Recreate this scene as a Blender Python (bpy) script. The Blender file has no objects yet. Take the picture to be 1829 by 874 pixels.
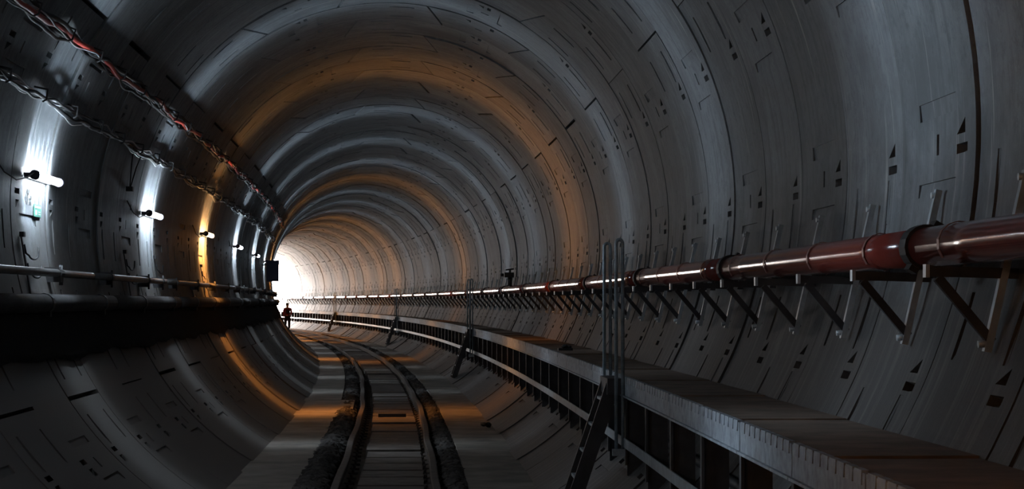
import bpy, math, random
import numpy as np
from mathutils import Matrix, Vector
random.seed(7); np.random.seed(7)
SC = bpy.context.scene
COL = SC.collection
PI = math.pi

# ------------------------------------------------------------------ tunnel alignment
R, W, S0 = 2.85, 1.5, 22.83742          # bore radius, ring width, start of ring 0
KAP, KD = 1.02815e-3, 0.49532e-5         # horizontal curvature and its growth
OZ = 2.48                                # height of the bore axis above the floor
MOUTH = 151.0
sg = np.linspace(-40, 300, 3401)
th = KAP*sg + .5*KD*sg*sg*(sg > 0)
ax = -np.concatenate([[0], np.cumsum(.5*(np.sin(th[1:])+np.sin(th[:-1]))*.1)])
ay = np.concatenate([[0], np.cumsum(.5*(np.cos(th[1:])+np.cos(th[:-1]))*.1)])
ax -= ax[400]; ay -= ay[400]
def axis(s):
    return float(np.interp(s, sg, ax)), float(np.interp(s, sg, ay)), float(np.interp(s, sg, th))
def P(s, u, v):                          # station, lateral offset, height from the axis
    x, y, a = axis(s)
    return (x+math.cos(a)*u, y+math.sin(a)*u, v+OZ)
def frame(s):
    x, y, a = axis(s)
    return Matrix.Translation((x, y, OZ)) @ Matrix.Rotation(a, 4, 'Z')
def ring_s(k): return S0 + k*W

# ------------------------------------------------------------------ camera, world, exposure
cam = bpy.data.cameras.new('camera'); cam_o = bpy.data.objects.new('camera', cam); COL.objects.link(cam_o)
cam.sensor_width = 36; cam.lens = 3811.56/1829*36; cam.clip_end = 600; cam.clip_start = .05
YAW, PITCH = .02401, .02666
cam_o.location = (.51859, 0, -.78462+OZ)
cam_o.rotation_euler = (PI/2+PITCH, 0, -YAW)
SC.camera = cam_o
vs = SC.view_settings
vs.view_transform = 'Standard'; vs.look = 'None'; vs.exposure = 0.3; vs.gamma = 1; vs.use_curve_mapping = False

SKY = 34.0
LAMP = 66.0
TILT = -.80                              # downward bias of the warm fittings
world = bpy.data.worlds.new('sky'); SC.world = world; world.use_nodes = True
bg = world.node_tree.nodes['Background']; bg.inputs[0].default_value = (1, .88, .81, 1); bg.inputs[1].default_value = SKY

pl = bpy.data.lights.new('mouth_portal', 'AREA'); pl.shape = 'SQUARE'; pl.size = 5.8
pl.cycles.is_portal = True
po = bpy.data.objects.new('mouth_portal', pl); COL.objects.link(po)
po.matrix_world = frame(MOUTH+.1) @ Matrix.Rotation(-PI/2, 4, 'X')

# ------------------------------------------------------------------ materials
def mat(name, col, rough=.7, metal=0, var=.15, scale=3., bump=.0, bscale=30., emit=None, streak=0, dirt=None, uv=False, stain=None, runs=False):
    m = bpy.data.materials.new(name); m.use_nodes = True
    nt = m.node_tree; N = nt.nodes; L = nt.links; b = N['Principled BSDF']
    b.inputs['Roughness'].default_value = rough; b.inputs['Metallic'].default_value = metal
    if emit:
        b.inputs['Emission Color'].default_value = (*emit[0], 1); b.inputs['Emission Strength'].default_value = emit[1]
    tc = N.new('ShaderNodeTexCoord'); geo = N.new('ShaderNodeNewGeometry')
    def mix(a, bb, fac, mode='MIX'):
        n = N.new('ShaderNodeMix'); n.data_type = 'RGBA'; n.blend_type = mode
        for s, v in ((6, a), (7, bb)):
            if isinstance(v, tuple): n.inputs[s].default_value = (*v, 1)
            else: L.new(v, n.inputs[s])
        if isinstance(fac, float): n.inputs[0].default_value = fac
        else: L.new(fac, n.inputs[0])
        return n.outputs[2]
    def noise(vec, sc, det=5, rough=.6):
        n = N.new('ShaderNodeTexNoise'); n.inputs['Scale'].default_value = sc; n.inputs['Detail'].default_value = det
        n.inputs['Roughness'].default_value = rough; L.new(vec, n.inputs['Vector']); return n.outputs['Fac']
    def ramp(f, a, b_):
        n = N.new('ShaderNodeMapRange'); L.new(f, n.inputs[0]); n.inputs[1].default_value = a; n.inputs[2].default_value = b_; return n.outputs[0]
    pos = geo.outputs['Position']
    n1 = noise(pos, scale)
    dark = tuple(c*(1-var) for c in col); lite = tuple(min(1, c*(1+var)) for c in col)
    c = mix(dark, lite, ramp(n1, .35, .65))
    if streak:
        n7 = noise(pos, 11, 6, .75); c = mix(c, tuple(x*.55 for x in col), ramp(n7, .50, .72)); n8 = noise(pos, 34, 4, .8); c = mix(c, tuple(min(1, x*1.45) for x in col), ramp(n8, .55, .78))
        n9 = noise(pos, .9, 5, .6); c = mix(c, tuple(x*.6 for x in col), ramp(n9, .50, .68))
        mp = N.new('ShaderNodeMapping'); mp.inputs['Scale'].default_value = (.35, 7, 1)
        oi = N.new('ShaderNodeObjectInfo'); ad = N.new('ShaderNodeVectorMath'); ad.operation = 'ADD'
        sc_ = N.new('ShaderNodeVectorMath'); sc_.operation = 'SCALE'; sc_.inputs['Scale'].default_value = 57.
        cmb = N.new('ShaderNodeCombineXYZ'); L.new(oi.outputs['Random'], cmb.inputs[0]); L.new(oi.outputs['Random'], cmb.inputs[1])
        L.new(cmb.outputs[0], sc_.inputs[0]); L.new(tc.outputs['UV'], ad.inputs[0]); L.new(sc_.outputs[0], ad.inputs[1])
        L.new(ad.outputs[0], mp.inputs[0])
        s1 = noise(mp.outputs[0], 1.3, 6, .65)
        c = mix(c, tuple(x*(1-.45*streak) for x in col), ramp(s1, .52, .7))
        mp2 = N.new('ShaderNodeMapping'); mp2.inputs['Scale'].default_value = (.6, 11, 1); mp2.inputs['Location'].default_value = (3.3, 9.1, 0)
        L.new(ad.outputs[0], mp2.inputs[0])
        s2 = noise(mp2.outputs[0], 1.0, 5, .7)
        c = mix(c, tuple(min(1, x*y) for x, y in zip(col, (2.3, 2.1, 1.9))), ramp(s2, .60, .72))     # lime runs
        hs = N.new('ShaderNodeHueSaturation'); L.new(c, hs.inputs['Color']); L.new(ramp(oi.outputs['Random'], -2.0, 1.8), hs.inputs['Value'])
        mm = N.new('ShaderNodeMath'); mm.operation = 'MULTIPLY_ADD'; L.new(oi.outputs['Random'], mm.inputs[0]); mm.inputs[1].default_value = .55; mm.inputs[2].default_value = .76
        L.new(mm.outputs[0], hs.inputs['Value']); c = hs.outputs[0]
    if stain:
        n2 = noise(pos, .55, 6, .65); c = mix(c, stain, ramp(n2, .52, .75))
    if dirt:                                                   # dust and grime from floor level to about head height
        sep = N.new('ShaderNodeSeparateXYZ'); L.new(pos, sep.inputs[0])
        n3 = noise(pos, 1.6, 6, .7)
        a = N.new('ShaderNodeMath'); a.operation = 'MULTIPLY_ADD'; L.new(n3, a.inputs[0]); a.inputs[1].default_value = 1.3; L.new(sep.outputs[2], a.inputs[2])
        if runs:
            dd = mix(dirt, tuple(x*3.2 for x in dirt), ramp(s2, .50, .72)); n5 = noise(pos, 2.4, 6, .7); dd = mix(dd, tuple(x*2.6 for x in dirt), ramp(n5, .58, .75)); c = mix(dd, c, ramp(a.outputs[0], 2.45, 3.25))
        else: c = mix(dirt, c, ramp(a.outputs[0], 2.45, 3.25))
    L.new(c, b.inputs['Base Color'])
    if bump:
        bp = N.new('ShaderNodeBump'); bp.inputs['Strength'].default_value = bump; bp.inputs['Distance'].default_value = .02
        L.new(noise(pos, bscale, 8, .7), bp.inputs['Height']); L.new(bp.outputs[0], b.inputs['Normal'])
    return m
M = {}
M['lining'] = mat('lining_concrete', (.25, .268, .282), .66, 0, .14, 2.2, .22, 38, streak=1, dirt=(.085, .076, .068), stain=(.19, .19, .185))
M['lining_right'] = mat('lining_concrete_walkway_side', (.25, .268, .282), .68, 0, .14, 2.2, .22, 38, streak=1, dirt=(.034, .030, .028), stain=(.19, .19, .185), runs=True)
M['grout'] = mat('dark_grout', (.018, .017, .017), .95)
M['floor'] = mat('floor_concrete', (.20, .172, .145), .8, 0, .35, 1.7, .35, 25, stain=(.12, .10, .08))
M['slab'] = mat('track_plank', (.115, .095, .08), .8, 0, .35, 5, .4, 30, stain=(.05, .042, .036))
M['rock'] = mat('rubble', (.055, .047, .042), .95, 0, .4, 9, .5, 40)
M['rail'] = mat('rail_steel', (.085, .07, .06), .75, .25, .3, 12, .2, 60)
M['railtop'] = mat('rail_head_steel', (.24, .21, .19), .38, .8, .25, 9, .1, 60)
M['galv'] = mat('galvanised_steel', (.42, .47, .50), .42, .55, .18, 10, .1, 60)
M['dusty'] = mat('dusty_painted_steel', (.25, .28, .31), .6, .1, .3, 14, .3, 50, stain=(.2, .18, .16))
M['thin_layer'] = mat('black_layer', (.006, .005, .005), 1.0)
M['dark'] = mat('dark_steel', (.045, .045, .048), .55, .3, .25, 8, .2, 50)
M['black'] = mat('black_rubber', (.012, .012, .013), .6)
M['pole'] = mat('scaffold_steel', (.34, .41, .45), .45, .4, .3, 12, .1, 60)
M['red_pipe'] = mat('red_painted_pipe', (.17, .028, .020), .15, 0, .08, 3, .0, 25)
M['strap'] = mat('pipe_strap', (.26, .13, .11), .45, .4)
M['wall_pipe'] = mat('grey_wall_pipe', (.10, .10, .10), .45, .2, .25, 6, .1, 40)
M['big_pipe'] = mat('black_wall_duct', (.030, .028, .028), .85, 0, .3, 6, .3, 30)
M['red_cable'] = mat('red_cable', (.45, .045, .03), .5)
M['white_cable'] = mat('pale_cable', (.50, .50, .52), .4)
M['wood'] = mat('brown_deck_board', (.155, .108, .078), .8, 0, .3, 3.5, .3, 28, stain=(.10, .07, .05))
M['tube_cool'] = mat('tube_glow_cool', (.9, .95, 1), .3, emit=((.86, .93, 1.), 30))
M['tube_warm'] = mat('tube_glow_warm', (1, .8, .5), .3, emit=((1., .72, .38), 24))
M['socket'] = mat('violet_black_socket', (.03, .025, .04), .5)
M['green'] = mat('green_sticker', (.10, .30, .22), .5)
M['white'] = mat('white_sticker', (.6, .62, .6), .5)
M['navy'] = mat('navy_box', (.025, .02, .075), .5)
M['jacket'] = mat('red_jacket', (.30, .02, .04), .8)
M['trousers'] = mat('dark_trousers', (.015, .014, .018), .9)
M['skin'] = mat('skin', (.42, .26, .19), .6)
M['hair'] = mat('hair', (.02, .014, .01), .8)
M['earth'] = mat('pale_ground', (.5, .47, .44), .9)

# ------------------------------------------------------------------ builders
def link(o, parent=None):
    COL.objects.link(o)
    if parent is not None: o.parent = parent
    return o
def tag(o, label=None, cat=None, group=None, kind=None):
    if label: o['label'] = label
    if cat: o['category'] = cat
    if group: o['group'] = group
    if kind: o['kind'] = kind
    return o
def empty(name, mw, label, cat, group=None):
    o = bpy.data.objects.new(name, None); o.empty_display_size = .2; link(o); o.matrix_world = mw
    return tag(o, label, cat, group)
class MB:
    def __init__(s): s.v = []; s.f = []; s.sm = []; s.mi = []
    def add(s, v, f, smooth=False, mi=0):
        o = len(s.v); s.v += [tuple(p) for p in v]; s.f += [tuple(o+i for i in q) for q in f]; s.sm += [smooth]*len(f); s.mi += [mi]*len(f)
        return s
    def box(s, a, b, mw=None, bev=0, mi=0):
        (x0, y0, z0), (x1, y1, z1) = a, b
        v = [(x0,y0,z0),(x1,y0,z0),(x1,y1,z0),(x0,y1,z0),(x0,y0,z1),(x1,y0,z1),(x1,y1,z1),(x0,y1,z1)]
        if mw is not None: v = [tuple(mw @ Vector(p)) for p in v]
        return s.add(v, [(0,3,2,1),(4,5,6,7),(0,1,5,4),(1,2,6,5),(2,3,7,6),(3,0,4,7)], mi=mi)
    def bar(s, p, q, w, h, up=(0,0,1), mi=0):                 # rectangular bar between two points
        p, q = Vector(p), Vector(q); d = (q-p).normalized(); r = d.cross(Vector(up)).normalized(); n = r.cross(d)
        v = [c+r*(i*w/2)+n*(j*h/2) for c in (p, q) for i, j in ((-1,-1),(1,-1),(1,1),(-1,1))]
        return s.add(v, [(0,1,2,3),(7,6,5,4),(0,4,5,1),(1,5,6,2),(2,6,7,3),(3,7,4,0)], mi=mi)
    def tube(s, pts, r, n=8, cap=True, mi=0):
        pts = [Vector(p) for p in pts]; K = len(pts); rr = r if isinstance(r, (list, tuple)) else [r]*K
        v = []; up = Vector((0, 0, 1))
        d0 = (pts[1]-pts[0]).normalized()
        if abs(d0.z) > .9: up = Vector((1, 0, 0))
        for i, p in enumerate(pts):
            d = (pts[min(i+1, K-1)]-pts[max(i-1, 0)]).normalized()
            a = d.cross(up).normalized(); b = a.cross(d); up = b
            v += [p+(a*math.cos(t)+b*math.sin(t))*rr[i] for t in (2*PI*j/n for j in range(n))]
        f = [(i*n+j, i*n+(j+1) % n, (i+1)*n+(j+1) % n, (i+1)*n+j) for i in range(K-1) for j in range(n)]
        s.add(v, f, True, mi)
        if cap:
            o = len(s.v)-len(v); s.f += [tuple(o+j for j in range(n))[::-1], tuple(o+(K-1)*n+j for j in range(n))]; s.sm += [False]*2; s.mi += [mi]*2
        return s
    def sweep(s, prof, stations, closed=True, smooth=False, cap=True, wob=None, mi=0):   # profile (u, v) along the alignment
        n = len(prof); v = []
        for st in stations:
            du = wob(st) if wob else 0
            v += [P(st, u+du, w) for u, w in prof]
        m = n if closed else n-1
        f = [(i*n+j, i*n+(j+1) % n, (i+1)*n+(j+1) % n, (i+1)*n+j) for i in range(len(stations)-1) for j in range(m)]
        s.add(v, f, smooth, mi)
        if cap and closed:
            o = len(s.v)-len(v); K = len(stations)
            s.f += [tuple(o+j for j in range(n))[::-1], tuple(o+(K-1)*n+j for j in range(n))]; s.sm += [False]*2; s.mi += [mi]*2
        return s
    def mesh(s, name, *ms):
        me = bpy.data.meshes.new(name); me.from_pydata(s.v, [], s.f)
        me.polygons.foreach_set('use_smooth', s.sm); me.polygons.foreach_set('material_index', s.mi)
        for m in ms: me.materials.append(M[m])
        me.update(); return me
    def build(s, name, ms, parent=None, mw=None, **kw):
        ms = (ms,) if isinstance(ms, str) else ms
        o = bpy.data.objects.new(name, s.mesh(name, *ms)); link(o, parent)
        if mw is not None: o.matrix_world = mw
        return tag(o, **kw) if kw else o
def circ(u, v, r, n=12): return [(u+r*math.cos(2*PI*i/n), v+r*math.sin(2*PI*i/n)) for i in range(n)]
def local_copy(o, parent):                                     # children meshes are built in the parent's local frame
    c = o.copy(); COL.objects.link(c); c.parent = parent; return c
def rng(a, b, st): return [a+(b-a)*i/max(1, round((b-a)/st)) for i in range(max(1, round((b-a)/st))+1)]

# ------------------------------------------------------------------ lining: shells that carry the segments
S_IN = -24.0
shell_st = rng(S_IN, MOUTH, 3.0)
def shell(name, a0, a1):
    n = 24; r = R+.13
    prof = [(r*math.cos(math.radians(a0+(a1-a0)*i/n)), r*math.sin(math.radians(a0+(a1-a0)*i/n))) for i in range(n+1)]
    prof += [((r+.05)*math.cos(math.radians(a1-(a1-a0)*i/n)), (r+.05)*math.sin(math.radians(a1-(a1-a0)*i/n))) for i in range(n+1)]
    return MB().sweep(prof, shell_st).build(name, 'grout', kind='structure')
wall_left = shell('wall_left', 123, 270)
ceiling = shell('ceiling', 33, 123)
wall_right = shell('wall_right', -90, 33)
wall_left['label'] = 'curved concrete segment wall of the tunnel on the left, behind the tube lamps'
wall_right['label'] = 'curved concrete segment wall of the tunnel on the right, behind the red pipe'
ceiling['label'] = 'vaulted crown of the tunnel in concrete ring segments'

def segment_mesh(name, a0, a0b, a1, a1b, mt='lining'):
    """lining segment from angle a0 to a1 (at the ring's near face; a0b, a1b at its far face)"""
    key = (a1-a0) < 40
    gj, gy = .013, .009
    ga = math.degrees(gj/R)
    mid = (a0+a0b+a1+a1b)/4
    feats = []                                                 # (t0, t1, q0, q1, depth at t0, depth at t1, triangular)
    Q = [0, .10, .13, .19, .235, .47, .50, .73, .765, .80, 1]
    lo, hi = max(a0, a0b), min(a1, a1b)
    if not key:
        for m in range(-8, 12):
            t = -.7+22.5*m
            for tt in (t, t+360, t-360):
                if lo+11.0 < tt < hi-11.0 or (a0 != a0b and 5 < tt-a0 < 8):
                    feats.append((tt+.35, tt+1.75, .13, .235, .09, .03, True))
                    feats.append((tt-1.45, tt-.55, .10, .235, .02, .085, False))
        feats.append((mid-1.1, mid+.9, .47, .50, .06, .06, False))
        feats.append((mid+2.6, mid+4.3, .235, .73, .012, .006, False))
        feats.append((mid-4.9, mid-3.6, .235, .73, .006, .012, False))
        for q0, q1, dk, dl in ((.19, .235, .35, .1 if mt == 'lining_right' and lo < 0 else .35), (.765, .80, 1., .3 if mt == 'lining_right' and lo < 0 else 1.)):
            feats.append((lo+3.2, lo+4.6, q0, q1, .09*dl, .08*dl, False)); feats.append((lo+4.6, lo+9.3, q0, q1, .06*dl, .004, False))
            feats.append((hi-4.6, hi-3.2, q0, q1, .08*dk, .09*dk, False)); feats.append((hi-9.3, hi-4.6, q0, q1, .006, .06*dk, False))
    else:
        feats.append((mid-.9, mid+.9, .47, .50, .06, .06, False))
        feats.append((mid+2.4, mid+3.8, .13, .235, .08, .03, True)); feats.append((mid-3.8, mid-2.8, .10, .235, .02, .08, False))
    T = sorted({round(x, 4) for f in feats for x in f[:2]})
    g = lo+1.2
    while g < hi-1.0:
        if all(abs(g-t) > .9 for t in T): T.append(round(g, 4))
        g += 2.8
    T = sorted(T)
    nT, nQ = len(T)+2, len(Q)
    v = []; uv = []
    def ang(i, q):
        if i == 0: return a0+(a0b-a0)*q+ga
        if i == nT-1: return a1+(a1b-a1)*q-ga
        return T[i-1]
    def pt(a, q, d=0.):
        y = gy+(W-2*gy)*q; r = R+d
        v.append((r*math.cos(math.radians(a)), y, r*math.sin(math.radians(a)))); uv.append((math.radians(a)*R, y)); return len(v)-1
    idx = [[pt(ang(i, q), q) for q in Q] for i in range(nT)]
    faces = []
    hit = {}
    for f in feats:
        for i in range(nT-1):
            t0 = T[i-1] if i else -1e9; t1 = T[i] if i < len(T) else 1e9
            for j in range(nQ-1):
                if t0 > f[0]-1e-3 and t1 < f[1]+1e-3 and Q[j] > f[2]-1e-6 and Q[j+1] < f[3]+1e-6: hit[(i, j)] = True
    for i in range(nT-1):
        for j in range(nQ-1):
            if (i, j) in hit: continue
            faces.append((idx[i][j], idx[i+1][j], idx[i+1][j+1], idx[i][j+1]))
    for (t0, t1, q0, q1, d0, d1, tri) in feats:
        a, b, c, d = pt(t0, q0), pt(t1, q0), pt(t1, q1), pt(t0, q1)
        if tri:
            A, B, D = pt(t0, q0, d0), pt(t1, q0, d1), pt(t0, q1, d0)
            faces += [(b, c, d), (A, B, D), (a, b, B, A), (b, d, D, B), (d, a, A, D)]
        else:
            A, B, Cc, D = pt(t0, q0, d0), pt(t1, q0, d1), pt(t1, q1, d1), pt(t0, q1, d0)
            faces += [(A, B, Cc, D), (a, b, B, A), (b, c, Cc, B), (c, d, D, Cc), (d, a, A, D)]
    def side(loop, qa):
        pr = None
        for (i, q) in loop:
            k1, k2 = pt(ang(i, q), q), pt(ang(i, q), q, .11)
            if pr: faces.append((pr[0], k1, k2, pr[1]))
            pr = (k1, k2)
    side([(i, 0.) for i in range(nT)], 0); side([(i, 1.) for i in range(nT)], 1)
    side([(0, q) for q in Q], 0); side([(nT-1, q) for q in Q], 0)
    me = bpy.data.meshes.new(name); me.from_pydata(v, [], faces)
    ul = me.uv_layers.new(name='UVMap'); li = np.zeros(len(me.loops), int); me.loops.foreach_get('vertex_index', li)
    ul.data.foreach_set('uv', np.array(uv)[li].ravel()); me.materials.append(M[mt]); me.update()
    return me
# ring type A (odd index) and its twin B turned by 45 degrees
A_JOINTS = [(-34.4, -34.4), (33.1, 33.1), (98.0, 102.3), (125.3, 120.7), (190.6, 190.6), (258.0, 258.0), (325.6, 325.6)]
B_JOINTS = [(-12.0, -12.0), (53.3, 57.9), (80.4, 75.9), (145.3, 145.3), (213.0, 213.0), (280.5, 280.5), (348.0, 348.0)]
def ring_set(J, side):
    out = []
    for k in range(6):
        a, b = J[k], J[k+1]
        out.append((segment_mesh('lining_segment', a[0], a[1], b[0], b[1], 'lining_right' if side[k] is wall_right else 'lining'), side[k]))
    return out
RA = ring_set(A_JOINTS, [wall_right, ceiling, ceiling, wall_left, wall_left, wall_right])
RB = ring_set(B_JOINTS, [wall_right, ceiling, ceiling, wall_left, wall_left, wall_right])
def ring_matrix(k):
    a = frame(ring_s(k)); m = frame(ring_s(k)+W/2)
    r = m.to_3x3().to_4x4()
    return Matrix.Translation(a.translation) @ r
far = {wall_left.name: [], wall_right.name: [], ceiling.name: []}
K0, K1, KN = -29, int((MOUTH-S0)/W)-1, 30
for k in range(K0, K1+1):
    mw = ring_matrix(k)
    for me, par in (RA if k % 2 else RB):
        j = Matrix.Translation((random.uniform(-.012, .012), 0, random.uniform(-.012, .012)))
        if -12 <= k < KN:
            o = bpy.data.objects.new('lining_segment', me); link(o, par); o.matrix_world = mw @ j
        else: far[par.name].append((me, mw @ j))
cache = {}
def arrays(me):
    if me.name not in cache:
        v = np.zeros(len(me.vertices)*3); me.vertices.foreach_get('co', v)
        uvs = np.zeros(len(me.loops)*2); me.uv_layers[0].data.foreach_get('uv', uvs)
        cache[me.name] = (v.reshape(-1, 3), [tuple(p.vertices) for p in me.polygons], uvs)
    return cache[me.name]
for par in (wall_left, wall_right, ceiling):
    V = []; F = []; U = []; o = 0
    for me, mw in far[par.name]:
        v, f, u = arrays(me); m = np.array(mw); V.append(v @ m[:3, :3].T + m[:3, 3]); F += [tuple(i+o for i in q) for q in f]
        U.append(u + np.tile([random.uniform(0, 60), random.uniform(0, 60)], len(u)//2)); o += len(v)
    me = bpy.data.meshes.new('lining_segments'); me.from_pydata(np.concatenate(V).tolist(), [], F)
    ul = me.uv_layers.new(name='UVMap'); ul.data.foreach_set('uv', np.concatenate(U)); me.materials.append(M['lining_right' if par is wall_right else 'lining']); me.update()
    tag(link(bpy.data.objects.new('lining_segments', me), par), kind='stuff')

# unseen cap added behind the camera to keep sky light out of the bore
mb = MB(); n = 48; r = R+.18
vv = [P(S_IN, r*math.cos(2*PI*i/n), r*math.sin(2*PI*i/n)) for i in range(n)]+[P(S_IN-.3, r*math.cos(2*PI*i/n), r*math.sin(2*PI*i/n)) for i in range(n)]
mb.add(vv, [tuple(range(n)), tuple(range(2*n-1, n-1, -1))]+[(i, (i+1) % n, n+(i+1) % n, n+i) for i in range(n)])
mb.build('sky_light_cap', 'grout', kind='structure')

# ------------------------------------------------------------------ floor with the track trough
FV = -2.48; TL, TR, TB = -.80, .80, -2.68
ul_, ur_ = -1.44, 1.44
prof = [(ul_-.05, FV), (TL, FV), (TL, TB), (TR, TB), (TR, FV), (ur_+.05, FV), (1.0, -2.86), (-1.0, -2.86)]
MB().sweep(prof, rng(S_IN, MOUTH+.0, 2.0)).build('floor', 'floor', kind='structure', label='flat concrete invert on both sides of the sunken track')
# daylight apron beyond the mouth
mb = MB(); mb.sweep([(-30, FV-.02), (30, FV-.02), (30, FV-.4), (-30, FV-.4)], rng(MOUTH+.05, MOUTH+60, 10))
mb.build('ground_outside', 'earth', kind='structure')

# ------------------------------------------------------------------ track
def rail_prof(c, top):
    h = .15; b = top-h
    return [(c-.06, b), (c+.06, b), (c+.06, b+.012), (c+.012, b+.028), (c+.010, top-.045), (c+.036, top-.035), (c+.036, top-.006), (c+.028, top),
            (c-.028, top), (c-.036, top-.006), (c-.036, top-.035), (c-.010, top-.045), (c-.012, b+.028), (c-.06, b+.012)]
def wob(st): return .012*math.sin(st*.42)+.008*math.sin(st*1.1+1)
RT = -2.465
for c, lab in ((-.43, 'steel rail of the track, the left one of the two'), (.493, 'steel rail of the track, the right one of the two')):
    rl = empty('rail', frame(0) @ Matrix.Translation((c, 0, RT-.15)), lab, 'rail', 'rails of the track')
    o = MB().sweep(rail_prof(c, RT), rng(-10, MOUTH-.5, .75), wob=wob).build('rail_bar', ('rail',)); o.parent = rl; o.matrix_parent_inverse = rl.matrix_world.inverted()
    cl = MB().box((-.05, -.04, 0), (.05, .04, .022)).tube([(0, 0, .02), (0, 0, .055)], .016, 6).mesh('rail_clip', 'rail')
    st = 12.0; i = 0; rest = MB()
    while st < 150:
        for sd in (-1, 1):
            m = frame(st) @ Matrix.Translation((c+sd*.085+wob(st), 0, RT-.142))
            if st < 48:
                q = bpy.data.objects.new('rail_clip', cl); link(q, rl); q.matrix_world = m
            else: rest.box((-.05, -.04, 0), (.05, .04, .04), m)
        st += .62
    tag(rest.build('rail_clips', 'rail', rl), kind='stuff'); rl.children[-1].matrix_world = Matrix()
# boards between the rails
tb = empty('track_board_infill', frame(12) @ Matrix.Translation((.03, 0, TB)), 'run of brown cross boards laid between the two rails', 'track infill')
st = 12.0; var_me = []
for q in range(4):
    mb = MB(); L_ = .965; w0, w1 = -.285+.02*q*.3, .36
    z0, z1 = TB+.02-(FV-0)+0, 0
    mb.box((w0, 0, -.14), (w1, L_-.035, -.012-.006*q))
    var_me.append(mb.mesh('board', 'slab'))
while st < 150:
    o = bpy.data.objects.new('board', random.choice(var_me)); link(o, tb)
    o.matrix_world = frame(st) @ Matrix.Translation((.03, 0, FV-.06)) @ Matrix.Rotation(random.uniform(-.012, .012), 4, 'X')
    st += .965
# rubble strips on the outer sides of the rails
def rock(mb, c, r):
    ph = (1+5**.5)/2
    ico = [(-1,ph,0),(1,ph,0),(-1,-ph,0),(1,-ph,0),(0,-1,ph),(0,1,ph),(0,-1,-ph),(0,1,-ph),(ph,0,-1),(ph,0,1),(-ph,0,-1),(-ph,0,1)]
    fa = [(0,11,5),(0,5,1),(0,1,7),(0,7,10),(0,10,11),(1,5,9),(5,11,4),(11,10,2),(10,7,6),(7,1,8),(3,9,4),(3,4,2),(3,2,6),(3,6,8),(3,8,9),(4,9,5),(2,4,11),(6,2,10),(8,6,7),(9,8,1)]
    e = Matrix.Rotation(random.uniform(0, 6), 3, Vector((random.random()+.1, random.random(), random.random()))); sc = Vector((random.uniform(.7, 1.3), random.uniform(.7, 1.3), random.uniform(.5, .9)))
    v = []
    for p in ico:
        q = e @ Vector(p)*(r/1.9)*random.uniform(.8, 1.15); v.append((c[0]+q.x*sc.x, c[1]+q.y*sc.y, c[2]+q.z*sc.z))
    mb.add(v, fa)
for (u0, u1, nm, lab) in ((TL, -.52, 'rubble_strip', 'strip of dark broken stone between left rail and left concrete floor'), (.585, TR, 'rubble_strip', 'strip of dark broken stone between right rail and right concrete floor')):
    mb = MB(); mb.sweep([(u0, TB), (u1, TB), (u1-.02, TB+.10), (u0+.01, TB+.14)], rng(8, 150, 2))
    for i in range(5200):
        st = 15+95*(i/5200)**1.7; t = random.random()
        u = u0+.02+(u1-u0-.04)*t; bulge = math.sin(PI*t)
        rr = random.uniform(.035, .075)
        hi = .04 if (u0 < 0 and st < 33) else 0.0
        x, y, z = P(st, u, TB+.12+hi+.055*bulge+random.uniform(-.02, .02)); rock(mb, (x, y, z), rr)
    mb.build(nm, 'rock', label=lab, cat='rubble', kind='stuff')
MB().sweep([(TL, TB), (-.56, TB), (-.56, FV+.012), (TL, FV+.012)], rng(31.2, 36.6, 1)).build('trough_cover', 'floor', label='flat concrete cover filling the trough left of rail in orange light', cat='cover')
# dark bar lying across the boards, lump by the right-hand floor edge
MB().box((-.21, -.05, 0), (.21, .05, .05)).box((-.19, -.07, .0), (-.13, .07, .03)).build('steel_bar', 'black', mw=frame(32.4) @ Matrix.Translation((.05, 0, FV-.055)), label='short dark bar lying across boards in orange light between rails', cat='bar')
mb = MB(); rock(mb, (0, 0, .05), .07); rock(mb, (.06, .05, .04), .05)
mb.build('stone_lump', 'black', mw=frame(28.6) @ Matrix.Translation((1.27, 0, FV)), label='dark lump on right floor edge beside the orange patch', cat='stone')

# ------------------------------------------------------------------ red pipe on the right wall
PU, PV, PR_ = 2.53, -.555, .083
rp = empty('fire_main_pipe', frame(9) @ Matrix.Translation((PU, 0, PV)), 'glossy dark red pipe running along the right wall above the walkway', 'pipe')
def part_world(mb, name, ms, parent, **kw):
    o = mb.build(name, ms, **kw); o.parent = parent; o.matrix_parent_inverse = parent.matrix_world.inverted(); return o
cs = [9.0+5.9*i for i in range(-2, 26)]
for i in range(len(cs)-1):
    if cs[i+1] > 154: break
    part_world(MB().sweep(circ(PU, PV, PR_, 20), rng(cs[i]+.03, cs[i+1]-.03, 1.0), smooth=True), 'pipe_length', 'red_pipe', rp)
    s_ = cs[i+1]
    cp = MB().sweep(circ(PU, PV, PR_+.014, 18), [s_-.06, s_-.055, s_+.055, s_+.06], smooth=False)
    cpo = part_world(cp, 'coupling', 'black', rp)
    for a in (60, 240):
        cp = MB(); ca, sa = math.cos(math.radians(a)), math.sin(math.radians(a))
        cp.sweep([(PU+ca*.098+x*sa*.02+y*ca*.022, PV+sa*.098-x*ca*.02+y*sa*.022) for x, y in ((-1,-1),(1,-1),(1,1),(-1,1))], [s_-.05, s_+.05])
        ear = cp.build('coupling_ear', 'black'); ear.parent = cpo

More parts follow.
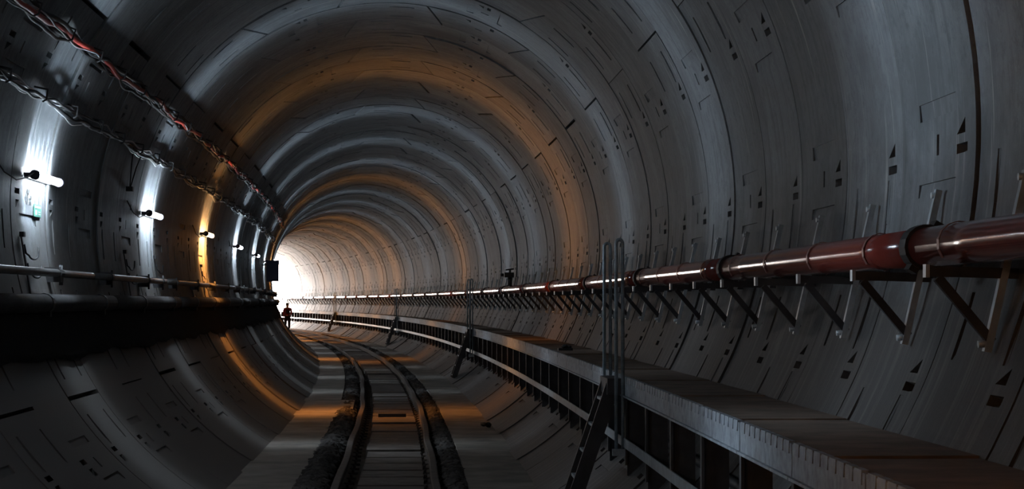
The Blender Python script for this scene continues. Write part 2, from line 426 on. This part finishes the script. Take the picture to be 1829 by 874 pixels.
# wall brackets under the pipe: one per ring
def channel_mb():
    mb = MB(); a, b = (2.800, 0, -.265), (2.635, 0, -.985)
    mb.bar(a, b, .042, .03, up=(1, 0, 0)); return mb
pb_parts = {}
def bracket_parts():
    d = {}
    d['channel'] = channel_mb().mesh('channel', 'galv')
    m = MB(); m.bar((2.76, 0, -.675), (2.405, 0, -.665), .041, .041); d['arm'] = m.mesh('arm', 'dark')
    m = MB(); m.box((2.388, -.026, -.69), (2.404, .026, -.638)); d['end_cap'] = m.mesh('end_cap', 'galv')
    m = MB(); m.bar((2.44, 0, -.69), (2.655, 0, -.945), .036, .036, up=(0, 1, 0)); d['brace'] = m.mesh('brace', 'dark')
    d['bolt.000'] = MB().tube([(2.800, 0, -.29), (2.765, 0, -.29)], .016, 6).mesh('bolt', 'galv'); d['bolt.001'] = MB().tube([(2.655, 0, -.95), (2.60, 0, -.955)], .016, 6).mesh('bolt', 'galv')
    m = MB(); prev = None; pts = []
    for i in range(13):
        a = math.radians(-60+300*i/12-20); pts.append((PU+(PR_+.004)*math.cos(a), PV+(PR_+.004)*math.sin(a)))
    v = []; n_ = len(pts)
    for (x, z) in pts:
        dx, dz = (x-PU)/PR_, (z-PV)/PR_
        v += [(x, -.018, z), (x, .018, z), (x+dx*.003, .018, z+dz*.003), (x+dx*.003, -.018, z+dz*.003)]
    m.add(v, [(4*i+j, 4*i+(j+1) % 4, 4*i+4+(j+1) % 4, 4*i+4+j) for i in range(n_-1) for j in range(4)])
    d['strap'] = m.mesh('strap', 'strap')
    return d
bp_ = bracket_parts()
def joined(d):
    bmv = MB(); names = []
    for q in d.values():
        mname = q.materials[0]
        if mname not in names: names.append(mname)
        bmv.add([tuple(v.co) for v in q.vertices], [tuple(p.vertices) for p in q.polygons], False, names.index(mname))
    me = bpy.data.meshes.new('pipe_bracket'); me.from_pydata(bmv.v, [], bmv.f); me.polygons.foreach_set('material_index', bmv.mi)
    for n_ in names: me.materials.append(n_)
    me.update(); return me
bp_far = joined(bp_)
ORD = ['first', 'second', 'third', 'fourth', 'fifth', 'sixth', 'seventh', 'eighth', 'ninth', 'tenth']
k = -12; vis = 0
while ring_s(k+.36) < 153:
    s_ = ring_s(k+.36)
    if s_ > 7.5 and vis < 8 and s_ < 20:
        lab = '%s steel wall bracket under the red pipe, counted from the right edge of the photo' % ORD[vis]; vis += 1
    elif s_ <= 7.5: lab = 'steel wall bracket under the red pipe, just outside the right edge of the photo'
    elif s_ < 47: lab = 'steel wall bracket under the red pipe between the nearest ladder and second ladder'
    else: lab = 'tiny steel wall bracket under the red pipe, beyond the second ladder'
    if s_ < 47:
        e = empty('pipe_bracket', frame(s_), lab, 'bracket', 'wall brackets carrying the red pipe')
        for nm, me in bp_.items(): link(bpy.data.objects.new(nm.split('.')[0], me), e)
    else:
        o = bpy.data.objects.new('pipe_bracket', bp_far); link(o); o.matrix_world = frame(s_); tag(o, lab, 'bracket', 'wall brackets carrying the red pipe')
    k += 1
# black valve head standing on the pipe
e = empty('valve', frame(42.6) @ Matrix.Translation((2.5, 0, PV+.08)), 'small black hydrant valve standing on top of the red pipe', 'valve')
MB().tube([(0, 0, 0), (0, 0, .17)], .045, 10).build('stem', 'black', e).matrix_parent_inverse = Matrix()
MB().box((-.11, -.05, .17), (.08, .05, .27)).tube([(-.12, 0, .22), (-.19, 0, .22)], .03, 8).build('valve_head', 'black', e)
MB().tube([(0, 0, .27), (0, 0, .32)], .02, 8).tube([(-.08, 0, .32), (.08, 0, .34)], .015, 8).build('handle', 'black', e)

# ------------------------------------------------------------------ walkway on the right
WU, WV = 1.90, -1.372
ww = empty('walkway', frame(9) @ Matrix.Translation((WU, 0, WV)), 'raised side walkway along the right wall with brown deck and pale steel edge', 'walkway')
s_ = 7.93-2.6*4; 
while s_ < 152:
    f = frame(s_+1.3)
    mb = MB(); a, b = P(s_, 0, 0), P(s_+2.6, 0, 0)
    tilt = random.uniform(.006, .014)
    v = []
    for (ss, dz) in ((s_+.006, tilt), (s_+2.594, 0.)):
        for (u, w) in ((WU+.022, WV-.03), (2.49, WV-.03), (2.49, WV+.0), (WU+.022, WV+.0)): v.append(P(ss, u, w+dz))
    mb.add(v, [(3, 2, 1, 0), (4, 5, 6, 7), (0, 1, 5, 4), (1, 2, 6, 5), (2, 3, 7, 6), (3, 0, 4, 7)])
    part_world(mb, 'deck_board', 'wood', ww); s_ += 2.6
k = -14
while ring_s(k+.5) < 152:
    a, b = ring_s(k-.5)+.008, ring_s(k+.5)-.008
    mb = MB().sweep([(WU-.006, WV-.135), (WU+.012, WV-.135), (WU+.012, WV+.012), (WU-.006, WV+.012)], [a, (a+b)/2, b])
    mb.sweep([(WU-.022, WV-.135), (WU-.006, WV-.135), (WU-.006, WV-.122), (WU-.022, WV-.122)], [a, b])
    for q in range(9):
        c0 = a+.05+q*.158
        mb.sweep([(WU-.011, WV-.030), (WU-.005, WV-.030), (WU+.018, WV+.020), (WU-.008, WV+.020)], [c0, c0+.128])
    part_world(mb, 'edge_panel', 'dusty', ww)
    sp = ring_s(k+.5)
    m = MB(); f = frame(sp)
    m.box((WU+.012, -.006, -2.10), (WU+.15, .006, WV-.035), f)
    m.box((WU-.004, -.03, -2.02), (WU+.012, .03, WV-.138), f)
    m.box((WU+.012, -.03, WV-.11), (2.50, .03, WV-.035), f)
    m.add([f @ Vector(p) for p in ((WU+.15, -.006, -1.52), (2.36, -.006, WV-.11), (WU+.15, -.006, WV-.11), (WU+.15, .006, -1.52), (2.36, .006, WV-.11), (WU+.15, .006, WV-.11))], [(0, 1, 2), (5, 4, 3), (0, 3, 4, 1), (1, 4, 5, 2)])
    part_world(m, 'support_post', 'dark', ww)
    k += 1
part_world(MB().sweep([(WU-.016, -1.885), (WU-.006, -1.885), (WU-.006, -1.815), (WU-.016, -1.815)], rng(3, 152, 1.5)), 'lower_rail', 'galv', ww)
part_world(MB().sweep(circ(2.12, -1.80, .03, 8), rng(3, 152, 1.5), smooth=True), 'tube_under_deck', 'black', ww)  # continuous black tube behind the posts, just above the lower rail

# ladders with double handrail hoops
def ladder(s_, lab, full=True):
    e = empty('access_ladder', frame(s_) @ Matrix.Translation((1.80, 0, -2.42)), lab, 'ladder', 'ladders up to the walkway')
    O = Vector((1.80, 0, -2.42))
    def L_(p): return Vector(p)-O
    for ds, bot in ((-.53, -1.93), (.53, -1.60)):
        pts = [(1.83, ds, bot)]+[(1.83, ds, -.35)]
        pts += [(1.855-.025*math.cos(t), ds, -.345+.028*math.sin(t)) for t in (PI*i/6 for i in range(1, 6))]
        pts += [(1.88, ds, -.35), (1.88, ds, bot)]
        m = MB().tube([L_(p) for p in pts], .0135, 8)
        m.box(L_((1.80, ds-.03, bot-.02)), L_((1.91, ds+.03, bot+.03)))
        m.build('handrail_hoop', 'pole', e)
    foot, top = (1.50, -2.41), (1.84, -1.40)
    for ds in (-.24, .24):
        MB().bar(L_((foot[0], ds, foot[1])), L_((top[0], ds, top[1])), .03, .11, up=(1, 0, 0)).build('stringer', 'dark', e)
    for i in range(5):
        t = .06+i*.2; u, v = foot[0]+(top[0]-foot[0])*t, foot[1]+(top[1]-foot[1])*t
        MB().bar(L_((u-.03, -.23, v)), L_((u-.03, .23, v)), .035, .02).build('rung', 'galv', e)
    MB().box(L_((1.78, -.34, -1.50)), L_((1.90, .34, -1.375))).build('top_plate', 'dark', e)
ladder(16.62, 'dark steel ladder and tall handrail hoops nearest the camera, at walkway edge')
ladder(45.4, 'second ladder with handrail hoops, small, midway along walkway edge')
ladder(80.4, 'third ladder with thin handrail hoops far along walkway')
ladder(115.4, 'farthest ladder with thin handrail hoops near the bright mouth')
# odds on the walkway
mb = MB(); rock(mb, (0, 0, .045), .06); rock(mb, (.05, .08, .035), .05); mb.box((-.08, -.05, 0), (.09, .12, .03))
mb.build('rubble_heap', 'black', mw=frame(25.3) @ Matrix.Translation((2.1, 0, WV+.002)), label='small black lump on brown walkway deck beside the orange wall patch', cat='debris')

# ------------------------------------------------------------------ left wall: pipes
lp = empty('wall_conduit', frame(16) @ Matrix.Translation((-2.72, 0, -.55)), 'thin grey pipe along left wall above the thick black pipe', 'pipe')
LV = -.548; LU = -2.70
for i in range(-2, 22):
    a, b = 8+6*i, 14+6*i
    part_world(MB().sweep(circ(LU, LV, .033, 12), rng(a, b-.01, 1.5), smooth=True), 'pipe_length', 'wall_pipe', lp)
for i, s_ in enumerate([ring_s(k_+.9) for k_ in range(-12, 60, 2)]+[ring_s(k_-.15) for k_ in range(-3, 30, 5)]):
    m = MB().sweep(circ(LU, LV, .043, 10), [s_-.04, s_+.04]); f = frame(s_)
    m.box((LU-.11, -.03, LV+.025), (LU+.02, .03, LV+.05), f); m.box((LU-.1, -.035, LV-.075), (LU+.03, .035, LV-.03), f); m.tube([f @ Vector((LU+.02, 0, LV-.10)), f @ Vector((LU+.02, 0, LV+.07))], .011, 6)
    part_world(m, 'clamp', 'dark', lp)
BU, BV, BR = -2.665, -.800, .075
bpipe = empty('wall_duct', frame(16) @ Matrix.Translation((BU, 0, BV)), 'thick black pipe along left wall at eye height below the thin grey pipe', 'pipe')
for i in range(-2, 22):
    a, b = 9+6*i, 15+6*i
    part_world(MB().sweep(circ(BU, BV, BR, 16), rng(a, b-.01, 1.5), smooth=True), 'pipe_length', 'big_pipe', bpipe)
for i in range(-6, 60):
    s_ = ring_s(2*i+.3); f = frame(s_)
    if s_ > 110: break
    part_world(MB().sweep(circ(BU, BV, BR+.008, 12), [s_-.05, s_+.05]).box((BU-.10, -.04, BV-.11), (BU+.05, .04, BV-.07), f), 'clamp', 'dark', bpipe)

# thin black layer on the wall below the duct, ragged lower edge
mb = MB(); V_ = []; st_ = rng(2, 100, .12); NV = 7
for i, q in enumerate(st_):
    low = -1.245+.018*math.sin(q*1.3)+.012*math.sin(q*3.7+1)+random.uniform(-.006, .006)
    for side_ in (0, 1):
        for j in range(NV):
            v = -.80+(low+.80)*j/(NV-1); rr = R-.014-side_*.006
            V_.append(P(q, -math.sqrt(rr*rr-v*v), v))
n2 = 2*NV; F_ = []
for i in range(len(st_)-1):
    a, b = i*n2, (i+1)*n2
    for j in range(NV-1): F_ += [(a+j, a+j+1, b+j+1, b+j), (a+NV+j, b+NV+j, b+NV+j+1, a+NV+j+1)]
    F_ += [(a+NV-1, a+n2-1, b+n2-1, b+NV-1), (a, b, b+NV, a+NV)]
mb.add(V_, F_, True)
mb.build('wall_layer', 'thin_layer', label='thin black layer on left wall below the thick black pipe, ragged lower edge', cat='sheeting')

# ------------------------------------------------------------------ left wall: cable bundles
def ang_pt(s_, a, r): return P(s_, r*math.cos(math.radians(a)), r*math.sin(math.radians(a)))
def wav(s_, ph, amp): return amp*(math.sin(s_*1.3+ph)+.6*math.sin(s_*2.9+2*ph)+.40*math.sin(s_*5.1+3*ph)+.14*math.sin(s_*11+ph))
def cable_bundle(lab, name, a0, specs):
    e = empty(name, frame(16) @ Matrix.Translation((R*math.cos(math.radians(a0)), 0, R*math.sin(math.radians(a0)))), lab, 'cables')
    for (mt, da, off, rad, ph, amp) in specs:
        ss = rng(2, 62, .11); pts = [ang_pt(q, a0+da+wav(q, ph, amp), R-off-rad*.5-.012*math.sin(q*3.3+ph)) for q in ss]
        o = part_world(MB().tube(pts, rad, 7), 'cable', mt, e)
        if mt == 'red_cable': o['label'] = 'thick red cable'
        if mt == 'white_cable': o['label'] = 'pale grey cable'
    s_ = 5.
    while s_ < 60:
        m = MB(); pts = [ang_pt(s_, a0-1.0, R+.01), ang_pt(s_, a0-1.3, R-.10), ang_pt(s_, a0+.4, R-.115), ang_pt(s_, a0+.9, R-.09)]
        m.tube(pts, .009, 6); part_world(m, 'cable_hook', 'dark', e); s_ += 1.5
    return e
cable_bundle('upper cable bundle with a bright red cable, high on left wall', 'cable_bundle', 151.4,
    [('red_cable', 0, .058, .022, .3, .34), ('black', .55, .03, .022, 1.7, .30), ('black', -.5, .06, .018, 2.9, .4), ('white_cable', .1, .08, .006, 4.2, .45), ('black', .9, .05, .014, 5.5, .5), ('black', .4, .05, .012, .9, .5)])
cable_bundle('lower cable bundle with pale cables, just above the tube lamps', 'cable_bundle', 162.3,
    [('white_cable', 0, .020, .013, .8, .40), ('black', .4, .03, .016, 2.2, .4), ('white_cable', -.45, .030, .009, 3.9, .42), ('black', -.1, .045, .010, 5.1, .5), ('white_cable', .7, .015, .006, 1.9, .6)])

# ------------------------------------------------------------------ tube lamps
LU_, LV_ = -2.752, .235
def lamp_light(s_, off, warm, n):
    AXIAL, BASE = (.34, .03) if warm else (.18, .055)
    l = bpy.data.lights.new('tube_light', 'POINT'); l.shadow_soft_size = .035; l.energy = (LAMP*((2.1 if s_ < 80 else 3.5) if warm else 1.0)*(2.3 if s_ < 12 else 1.0))/n*3
    l.color = (1, .36, .07) if warm else (.66, .83, 1.0)
    l.use_nodes = True; nt = l.node_tree; N = nt.nodes; K = nt.links
    em = N.get('Emission') or N.new('ShaderNodeEmission')
    g = N.new('ShaderNodeNewGeometry'); d = N.new('ShaderNodeVectorMath'); d.operation = 'DOT_PRODUCT'
    _, _, a = axis(s_); d.inputs[1].default_value = (-math.sin(a), math.cos(a), 0); K.new(g.outputs['Incoming'], d.inputs[0])
    def mth(op, x, y=None, z=None):
        m = N.new('ShaderNodeMath'); m.operation = op
        for i, q in enumerate((x, y, z)):
            if q is None: continue
            if isinstance(q, (int, float)): m.inputs[i].default_value = q
            else: K.new(q, m.inputs[i])
        return m.outputs[0]
    q = mth('DIVIDE', d.outputs['Value'], AXIAL); q = mth('MULTIPLY', q, q); q = mth('MULTIPLY', q, -1.); q = mth('EXPONENT', q)
    q = mth('MULTIPLY_ADD', q, 1-BASE, BASE)
    if warm:                                                  # the warm fittings throw more light downwards
        sp = N.new('ShaderNodeSeparateXYZ'); K.new(g.outputs['Incoming'], sp.inputs[0]); q = mth('MULTIPLY', q, mth('MAXIMUM', mth('MULTIPLY_ADD', sp.outputs[2], TILT, .95), .1))
    K.new(q, em.inputs['Strength'])
    return l
tube_me = {w: MB().tube([(0, -.56, 0), (0, -.55, 0), (0, .55, 0), (0, .56, 0)], [.02, .032, .032, .02], 14).mesh('glowing_tube', 'tube_warm' if w else 'tube_cool') for w in (0, 1)}
sock_me = MB().tube([(0, -.035, 0), (0, .035, 0)], .040, 12).box((-.085, -.02, -.018), (0, .02, .018)).mesh('end_socket', 'socket')
back_me = MB().box((-.095, -.52, -.022), (-.062, .52, .022)).mesh('back_plate', 'dark')
wire_me = MB().tube([(0, -.62, .01), (-.03, -.75, -.03), (-.05, -1.1, -.07), (-.07, -1.5, -.03), (-.085, -1.9, .08)], .006, 5).mesh('supply_wire', 'black')
LABS = {0: 'nearest bright white tube lamp, at far left edge above stickers', 1: 'second bright white tube lamp along left wall', 2: 'orange glowing tube lamp, third along left wall',
        3: 'fourth tube lamp along left wall, small white one beyond the orange lamp', 4: 'fifth tube lamp along left wall, tiny white one near the bend'}
for m_ in range(-3, 19):
    s_ = S0-4.95+7.5*m_; warm = (m_ % 4 == 2) or m_ in (11, 12, 13, 15)
    lab = LABS.get(m_, 'tube lamp on left wall, hidden beyond the bend' if m_ > 4 else 'tube lamp on left wall, behind the left edge of the photo')
    e = empty('tube_lamp', frame(s_) @ Matrix.Translation((LU_, 0, LV_)), lab, 'lamp', 'tube lamps along the left wall')
    link(bpy.data.objects.new('glowing_tube', tube_me[int(warm)]), e)
    for y in (-.58, .58):
        o = link(bpy.data.objects.new('end_socket', sock_me), e); o.location = (0, y, 0)
    link(bpy.data.objects.new('back_plate', back_me), e)
    if m_ < 6: link(bpy.data.objects.new('supply_wire', wire_me), e)
    nl = 6 if m_ in (0, 1, 2) else 3 if m_ < 5 else 2
    for i in range(nl):
        l = lamp_light(s_, 0, warm, nl); lo = bpy.data.objects.new('tube_light', l); link(lo, e)
        lo.location = (.05, (i-(nl-1)/2)*(.95/max(1, nl-1)), 0)

# hooks on the left wall
for s_, lab in ((17.15, 'pair of black cable hooks below the nearest tube lamp'), (23.2, 'pair of dark cable hooks in the shade left of the second lamp'), (26.0, 'pair of thin cable hooks below the second tube lamp'), (32.3, 'pair of cable hooks below the orange tube lamp')):
    e = empty('hook_bar', frame(s_) @ Matrix.Translation((-2.80, 0, -.6)), lab, 'hook', 'hook bars on the left wall')
    MB().bar((-.035, 0, .36), (.055, 0, -.18), .03, .012, up=(1, 0, 0)).build('bar', 'black', e)
    MB().box((-.035, -.06, .33), (.0, .02, .37)).build('top_lug', 'black', e)
    for z in (.27, .12):
        x0 = -.005+(.27-z)*.18
        pts = [(x0, 0, z), (x0+.01, .02, z-.07)]+[(x0+.01+.02, .02+.22*(1-math.cos(t)), z-.07-.045*math.sin(t)) for t in (PI*i/8 for i in range(1, 8))]+[(x0+.03, .46, z-.06), (x0+.03, .47, z-.01)]
        MB().tube(pts, .008, 6).build('hook', 'black', e)
# hanging wire loops below the lower bundle
for s_, lab in ((14.6, 'thin black wire loop hanging at far left edge of the photo'), (23.3, 'thin black wire loop hanging between first and second lamps')):
    a = [P(s_-.35, -2.70, .86), P(s_-.2, -2.74, .7), P(s_-.02, -2.78, .47), P(s_+.02, -2.78, .45), P(s_+.2, -2.74, .68), P(s_+.45, -2.70, .87)]
    e = empty('hanging_wire', frame(s_) @ Matrix.Translation((-2.78, 0, .45)), lab, 'wire', 'hanging wire loops')
    part_world(MB().tube(a, .007, 5), 'wire', 'black', e); part_world(MB().box((-2.82, -.05, .41), (-2.75, .05, .46), frame(s_)), 'connector', 'black', e)
# stickers and stencilled marks by the nearest lamp
e = empty('segment_sticker', frame(17.95) @ Matrix.Translation((-2.846, 0, -.03)), 'small green and white sticker below the nearest tube lamp', 'sticker')
MB().box((-.004, -.16, -.05), (.004, .16, .05)).build('thin_layer', 'green', e)
MB().box((.004, -.13, .022), (.0055, .13, .04)).box((.004, -.12, -.035), (.0055, -.04, .005)).box((.004, .02, -.032), (.0055, .12, -.024)).box((.004, .02, -.012), (.0055, .11, -.004)).build('print', 'white', e)
e = empty('stencil_mark', frame(17.55) @ Matrix.Translation((-2.846, 0, .06)), 'faint dark stencilled marks on concrete left of the green sticker', 'marking')
mb = MB()
for r_i in range(3):
    for c_i in range(4):
        if (r_i+c_i) % 3: mb.box((0, -.14+c_i*.07, .04-r_i*.05), (.003, -.10+c_i*.07, .07-r_i*.05))
mb.build('mark_print', 'wall_pipe', e)
# navy box hanging at the bend
NB = (53.0, -2.56, -.035)
e = empty('equipment_box', frame(NB[0]) @ Matrix.Translation((NB[1], 0, NB[2])), 'dark navy box hung on left wall at the bend beside the bright mouth', 'box')
MB().box((-.15, -.12, -.26), (.15, .12, .26)).build('case', 'navy', e)
MB().box((-.135, -.135, -.24), (.135, -.12, .24)).build('door', 'navy', e)
MB().bar((-.14, 0, .15), (-.27, 0, .15), .03, .03).build('wall_arm', 'dark', e)

# ------------------------------------------------------------------ the walker
def skin(name, verts, edges, radii, mt, parent, root=0, sub=1):
    me = bpy.data.meshes.new(name); me.from_pydata(verts, edges, []); me.materials.append(M[mt])
    o = bpy.data.objects.new(name, me); link(o, parent)
    m = o.modifiers.new('skin', 'SKIN'); m.use_smooth_shade = True
    for i, r in enumerate(radii):
        rr = r if isinstance(r, tuple) else (r, r); me.skin_vertices[0].data[i].radius = rr; me.skin_vertices[0].data[i].use_root = (i == root)
    s = o.modifiers.new('sub', 'SUBSURF'); s.levels = sub; s.render_levels = sub
    return o
PS, PU_ = 128.0, .33
p = empty('person', frame(PS) @ Matrix.Translation((PU_, 0, FV-.05)) @ Matrix.Scale(.93, 4), 'person in red jacket and dark trousers walking on track near the bright mouth', 'person')
# local axes: x right in the photo, -y towards the camera, z up; seen from behind
V = [(0,0,.95),(0,0,1.10),(0,.01,1.28),(0,.02,1.42),(0,.02,1.50),(0,.03,1.58),(0,.03,1.68),   # 0-6 spine, neck, head
     (-.10,0,.90),(-.12,.02,.50),(-.13,.10,.09),(-.13,.24,.04),                                # 7-10 left leg
     (.10,0,.90),(.11,-.06,.50),(.10,-.14,.09),(.10,-.02,.04),                                  # 11-14 right leg
     (-.19,.02,1.40),(-.25,.0,1.12),(-.24,.03,.88),(-.24,.04,.80),                              # 15-18 left arm
     (.19,.02,1.40),(.26,-.05,1.15),(.20,.04,.95),(.17,.08,.90)]                                # 19-22 right arm
E_ = [(0,1),(1,2),(2,3),(3,4),(4,5),(5,6),(0,7),(7,8),(8,9),(9,10),(0,11),(11,12),(12,13),(13,14),(3,15),(15,16),(16,17),(17,18),(3,19),(19,20),(20,21),(21,22)]
Rr = [(.14,.10),(.13,.095),(.15,.11),(.12,.09),.052,(.10,.11),(.11,.12),.095,.07,.05,.045,.095,.055,.04,.035,.055,.042,.030,.022,.055,.042,.030,.022]
for hx, hand in ((-1, 18), (1, 22)):
    b = V[hand]
    for f_i in range(4):
        x = b[0]+(f_i-1.5)*.018; n0 = len(V); ln = (.07, .082, .078, .06)[f_i]
        V += [(x, b[1]+.01, b[2]-.03), (x, b[1]+.012, b[2]-.03-ln*.55), (x, b[1]+.03, b[2]-.03-ln)]
        E_ += [(hand, n0), (n0, n0+1), (n0+1, n0+2)]; Rr += [.010, .0085, .007]
    n0 = len(V); V += [(b[0]-hx*.035, b[1]+.02, b[2]-.015), (b[0]-hx*.045, b[1]+.03, b[2]-.05)]; E_ += [(hand, n0), (n0, n0+1)]; Rr += [.011, .009]
body = skin('body', V, E_, Rr, 'skin', p)
# face on the far side of the head (the person walks towards the light)
MB().tube([(-.03, .112, 1.66), (-.03, .120, 1.66)], .012, 8).tube([(.03, .112, 1.66), (.03, .120, 1.66)], .012, 8).build('eyes', 'hair', p)
MB().tube([(0, .11, 1.65), (0, .135, 1.62)], [.009, .014], 6).tube([(-.02, .112, 1.585), (.02, .112, 1.585)], .006, 6).tube([(-.082, .03, 1.65), (-.082, .03, 1.61)], .014, 6).tube([(.082, .03, 1.65), (.082, .03, 1.61)], .014, 6).build('nose_mouth_ears', 'skin', p)
skin('hair', [(0, .0, 1.64), (0, .015, 1.72), (0, .04, 1.76)], [(0, 1), (1, 2)], [(.12, .11), (.13, .14), (.08, .09)], 'hair', p, sub=2)
skin('jacket', [(0,0,.90),(0,0,1.08),(0,.01,1.28),(0,.015,1.42),(0,.02,1.47),(-.20,.02,1.39),(-.235,.0,1.12),(-.23,.03,.90),(.20,.02,1.39),(.25,-.04,1.15),(.205,.03,.97)],
     [(0,1),(1,2),(2,3),(3,4),(3,5),(5,6),(6,7),(3,8),(8,9),(9,10)], [(.175,.13),(.165,.125),(.175,.135),(.14,.11),.07,.078,.062,.05,.078,.062,.05], 'jacket', p)
skin('trousers', [(0,0,.97),(-.10,0,.88),(-.12,.02,.50),(-.13,.09,.13),(.10,0,.88),(.11,-.06,.50),(.10,-.13,.13)], [(0,1),(1,2),(2,3),(0,4),(4,5),(5,6)], [(.17,.13),.115,.09,.07,.115,.09,.07], 'trousers', p)
for (x, y) in ((-.13, .10), (.10, -.14)):
    skin('boot', [(x, y-.03, .055), (x, y+.07, .045), (x, y+.17, .035)], [(0, 1), (1, 2)], [.055, .05, .04], 'trousers', p, sub=2)
MB().box((-.10, -.20, 1.08), (.10, -.11, 1.36)).build('backpack', 'trousers', p)
e = empty('hand_tool', frame(PS) @ Matrix.Translation((PU_-.24, .03, FV+.62)), 'thin dark tool hanging from the walking person\'s left hand', 'tool')
MB().bar((0, 0, .12), (-.01, 0, -.36), .035, .035, up=(0, 1, 0)).box((-.05, -.05, -.46), (.03, .05, -.34)).build('tool_body', 'trousers', e)
print('objects', len(bpy.data.objects))
